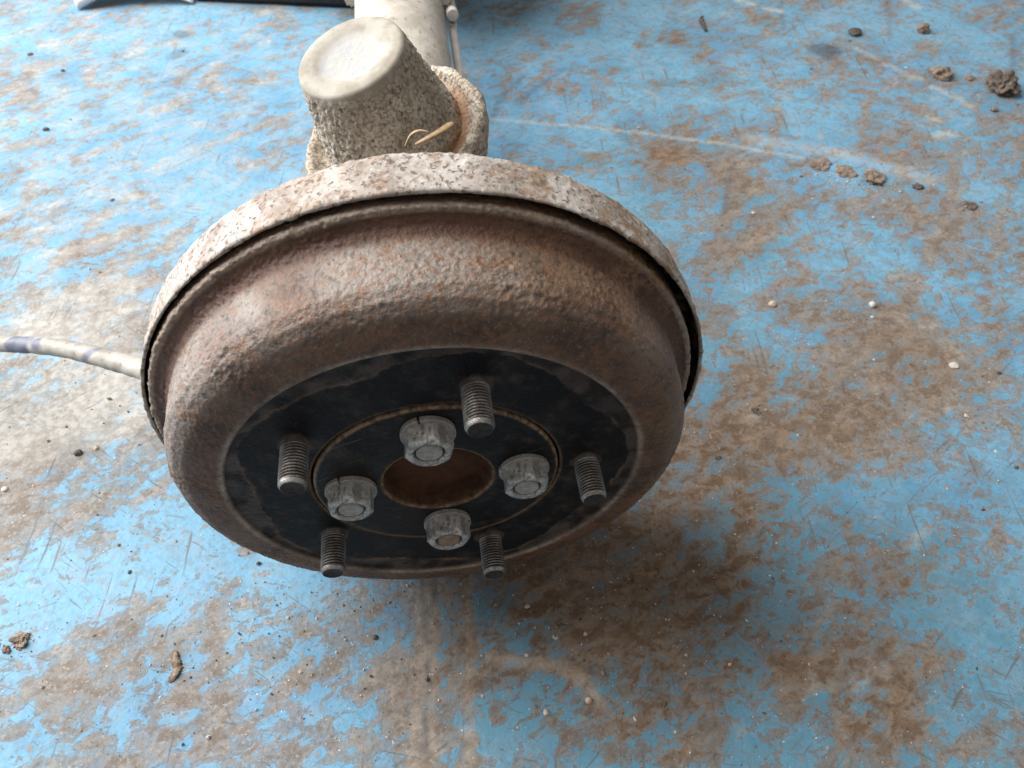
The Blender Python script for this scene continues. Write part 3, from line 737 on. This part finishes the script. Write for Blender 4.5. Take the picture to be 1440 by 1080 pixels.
lump('tan_pebble', 1086, 428, 12, 'round tan pebble between the drum and the white angular pebble', 'pebble', M['tan_stone'], 14, .8, 1, 0, .2, 3, ST)
lump('white_pebble', 1342, 514, 14, 'flat oval white pebble on blue paint', 'pebble', M['white_stone'], 15, .5, 1.1, 0, .2, 3, ST)
lump('dark_pebble', 1405, 524, 6, 'tiny black pebble near the flat oval white pebble', 'pebble', M['dark_stone'], 16, .7, 1, 0, .2, 2, ST)
lump('mud_clod', 1063, 578, 15, 'brown crumb of earth on blue paint right of the drum', 'clod', M['clod_dark'], 17, .4, .9, .9, .6, 4, CL)
lump('mud_clod', 1010, 644, 10, 'small rough crumb by the dirty patch near the drum', 'clod', M['clod_dark'], 42, .4, 1, .9, .6, 3, CL)
lump('white_pebble', 828, 985, 12, 'pale angular pebble at the end of the curved pale mark', 'pebble', M['tan_stone'], 18, .8, 1, .3, .25, 2, ST)
lump('tan_pebble', 768, 1002, 10, 'tan pebble on the bare patch by the curved pale mark', 'pebble', M['tan_stone'], 19, .7, 1, .3, .3, 3, ST)
lump('stone_chip', 893, 1011, 9, 'thin white stone chip standing on edge in brown dirt', 'chip', M['white_stone'], 20, .5, .5, .5, .3, 2, ST)
lump('stone_chip', 740, 921, 8, 'flat white flake above the curved pale mark', 'chip', M['white_stone'], 21, .25, 1.2, 0, .3, 2, ST)
lump('stone_chip', 741, 852, 9, 'flat whitish flake in the dark dirt under the drum', 'chip', M['tan_stone'], 22, .25, 1.2, .2, .3, 2, ST)
lump('stone_chip', 781, 895, 9, 'slanting pale flake in the brown dirt', 'chip', M['tan_stone'], 23, .3, 1.2, -.6, .3, 2, ST)
lump('dark_pebble', 110, 637, 11, 'round dark pebble on chalky ground left of the drum', 'pebble', M['dark_stone'], 24, .8, 1.1, 0, .2, 3, ST)
lump('white_pebble', 135, 630, 8, 'small cream pebble beside the round dark pebble', 'pebble', M['tan_stone'], 25, .7, 1, 0, .25, 2, ST)
lump('white_pebble', 6, 688, 10, 'small white pebble on bare concrete left of the drum', 'pebble', M['white_stone'], 26, .6, 1.1, 0, .25, 2, ST)
lump('dark_pebble', 65, 182, 9, 'small dark pebble on the dusty paint far left', 'pebble', M['dark_stone'], 27, .7, 1.1, 0, .25, 2, ST)
lump('dark_pebble', 88, 99, 6, 'tiny dark pebble beyond the small dark pebble on dusty paint', 'pebble', M['dark_stone'], 28, .7, 1, 0, .25, 2, ST)
lump('dark_pebble', 42, 76, 7, 'dark speck of stone on dusty paint by the white panel', 'pebble', M['dark_stone'], 29, .5, 1.3, 0, .25, 2, ST)
lump('dark_pebble', 158, 281, 8, 'dark sliver of stone on dusty paint behind the cable', 'pebble', M['dark_stone'], 30, .4, 1.1, .9, .25, 2, ST)
lump('dark_pebble', 528, 896, 9, 'dark crumb on speckled concrete in front of the drum', 'pebble', M['dark_stone'], 31, .6, 1, .9, .3, 2, ST)
lump('dark_pebble', 182, 804, 7, 'dark chip on blue paint in front of the drum', 'pebble', M['dark_stone'], 32, .6, 1, .9, .3, 2, ST)
lump('mud_clod', 30, 900, 27, 'flaky grey mud scrap with a thin tail on bare concrete', 'clod', M['clod'], 33, .42, 1.0, -.2, .75, 5, CL)
lump('mud_clod', 8, 914, 16, 'little twisted crumb beside the flaky grey mud scrap', 'clod', M['clod'], 34, .5, .7, .7, .6, 4, CL)

def curl_chip():
    c = floor_pt(246, 937); V, F = [], []; n, m = 26, 7; rng = np.random.default_rng(4)
    for k in range(n):
        t = k / (n - 1); y = (t - .5) * 17; w = 2.9 * math.sin(math.pi * (.08 + .84 * t)) ** .7
        for i in range(m):
            a = (i / (m - 1) - .5) * 2.6
            for s in (0, 1):
                r = w * (1 + .2 * math.sin(k * 2.3 + i)) - s * .55
                V.append((r * math.sin(a) + 1.6 * math.sin(t * 4.4), y, 1.6 + r * math.cos(a) * .55 + .5 * math.sin(t * 9)))
    V = np.array(V); V += np.array([1.5, 1.2, 1.2]) * np.c_[fbm(V / 2.4, 3, 1), fbm(V / 2.4, 3, 2), fbm(V / 2.4, 3, 3)]
    V[:, 2] -= V[:, 2].min()
    idx = lambda k, i, s: (k * m + i) * 2 + s
    for k in range(n - 1):
        for i in range(m - 1):
            F.append((idx(k, i, 0), idx(k, i + 1, 0), idx(k + 1, i + 1, 0), idx(k + 1, i, 0)))
            F.append((idx(k, i, 1), idx(k + 1, i, 1), idx(k + 1, i + 1, 1), idx(k, i + 1, 1)))
        F.append((idx(k, 0, 0), idx(k + 1, 0, 0), idx(k + 1, 0, 1), idx(k, 0, 1)))
        F.append((idx(k, m - 1, 0), idx(k, m - 1, 1), idx(k + 1, m - 1, 1), idx(k + 1, m - 1, 0)))
    tag(obj('wood_chip', mesh('wood_chip', V, F, M['bark'], True), None, (c[0] * MM, c[1] * MM, -.0006), (0, 0, -.12)), 'curled brown wood chip lying on blue paint', 'wood chip')
curl_chip()
a, b, c = floor_pt(987, 26), floor_pt(988, 36), floor_pt(992, 45)
V, F = sweep([a + [0, 0, 2], (a + b) / 2 + [-2, 0, 2.2], b + [0, 0, 2], c + [0, 0, 2]], [1.6, 2.4, 2.4, 1.4], 10, 8, .7, 3)
tag(obj('bent_twig', mesh('bent_twig', V, F, M['dark_stone'], True), None, (0, 0, HC * MM)), 'short bent dark twig on blue paint', 'twig')

def build_grit():
    rng = np.random.default_rng(7); V, F, mi = [], [], []
    base = np.array([(1, 0, 0), (-1, 0, 0), (0, 1, 0), (0, -1, 0), (0, 0, 1), (0, 0, -1)], float)
    fc = [(0, 2, 4), (2, 1, 4), (1, 3, 4), (3, 0, 4), (2, 0, 5), (1, 2, 5), (3, 1, 5), (0, 3, 5)]
    zones = [((480, 850), 90, 60, 420), ((60, 560), 110, 90, 330), ((900, 850), 110, 90, 520), ((1150, 700), 260, 200, 600), ((1200, 250), 300, 200, 500), ((250, 900), 130, 100, 300), ((200, 200), 250, 200, 160)]
    zones += [((1408, 132), 26, 20, 60), ((1322, 110), 22, 16, 40), ((1160, 238), 34, 12, 90), ((1200, 245), 34, 12, 90), ((1228, 254), 20, 14, 50), ((1364, 291), 14, 9, 20), ((30, 905), 13, 9, 40), ((1063, 580), 10, 8, 18), ((1297, 47), 12, 10, 14), ((246, 945), 9, 9, 12)]
    for (px, py), sx, sy, n in zones:
        c = floor_pt(px, py)
        for _ in range(n * 6 // 10 if sx > 40 else n):
            x, y = rng.normal(c[0], sx * .6), rng.normal(c[1], sy * .6)
            r = min(1.9, .22 + rng.exponential(.26)); k = len(V)
            R = base * (rng.uniform(.6, 1.3, (6, 1))) * r * np.array([rng.uniform(.7, 1.5), rng.uniform(.7, 1.3), .7])
            an = rng.uniform(0, 6.28); cs, sn = math.cos(an), math.sin(an)
            for q in R: V.append((x + q[0] * cs - q[1] * sn, y + q[0] * sn + q[1] * cs, q[2] + r * .3 - .4))
            F += [tuple(i + k for i in f) for f in fc]; mi += [int(rng.choice(4, p=[.25, .3, .3, .15]))] * 8
    o = obj('grit', mesh('grit', V, F, [M['dark_stone'], M['clod'], M['tan_stone'], M['white_stone']], False, None, mi))
    tag(o, 'fine grit and crumbs scattered over the floor', 'grit'); o['kind'] = 'stuff'
build_grit()
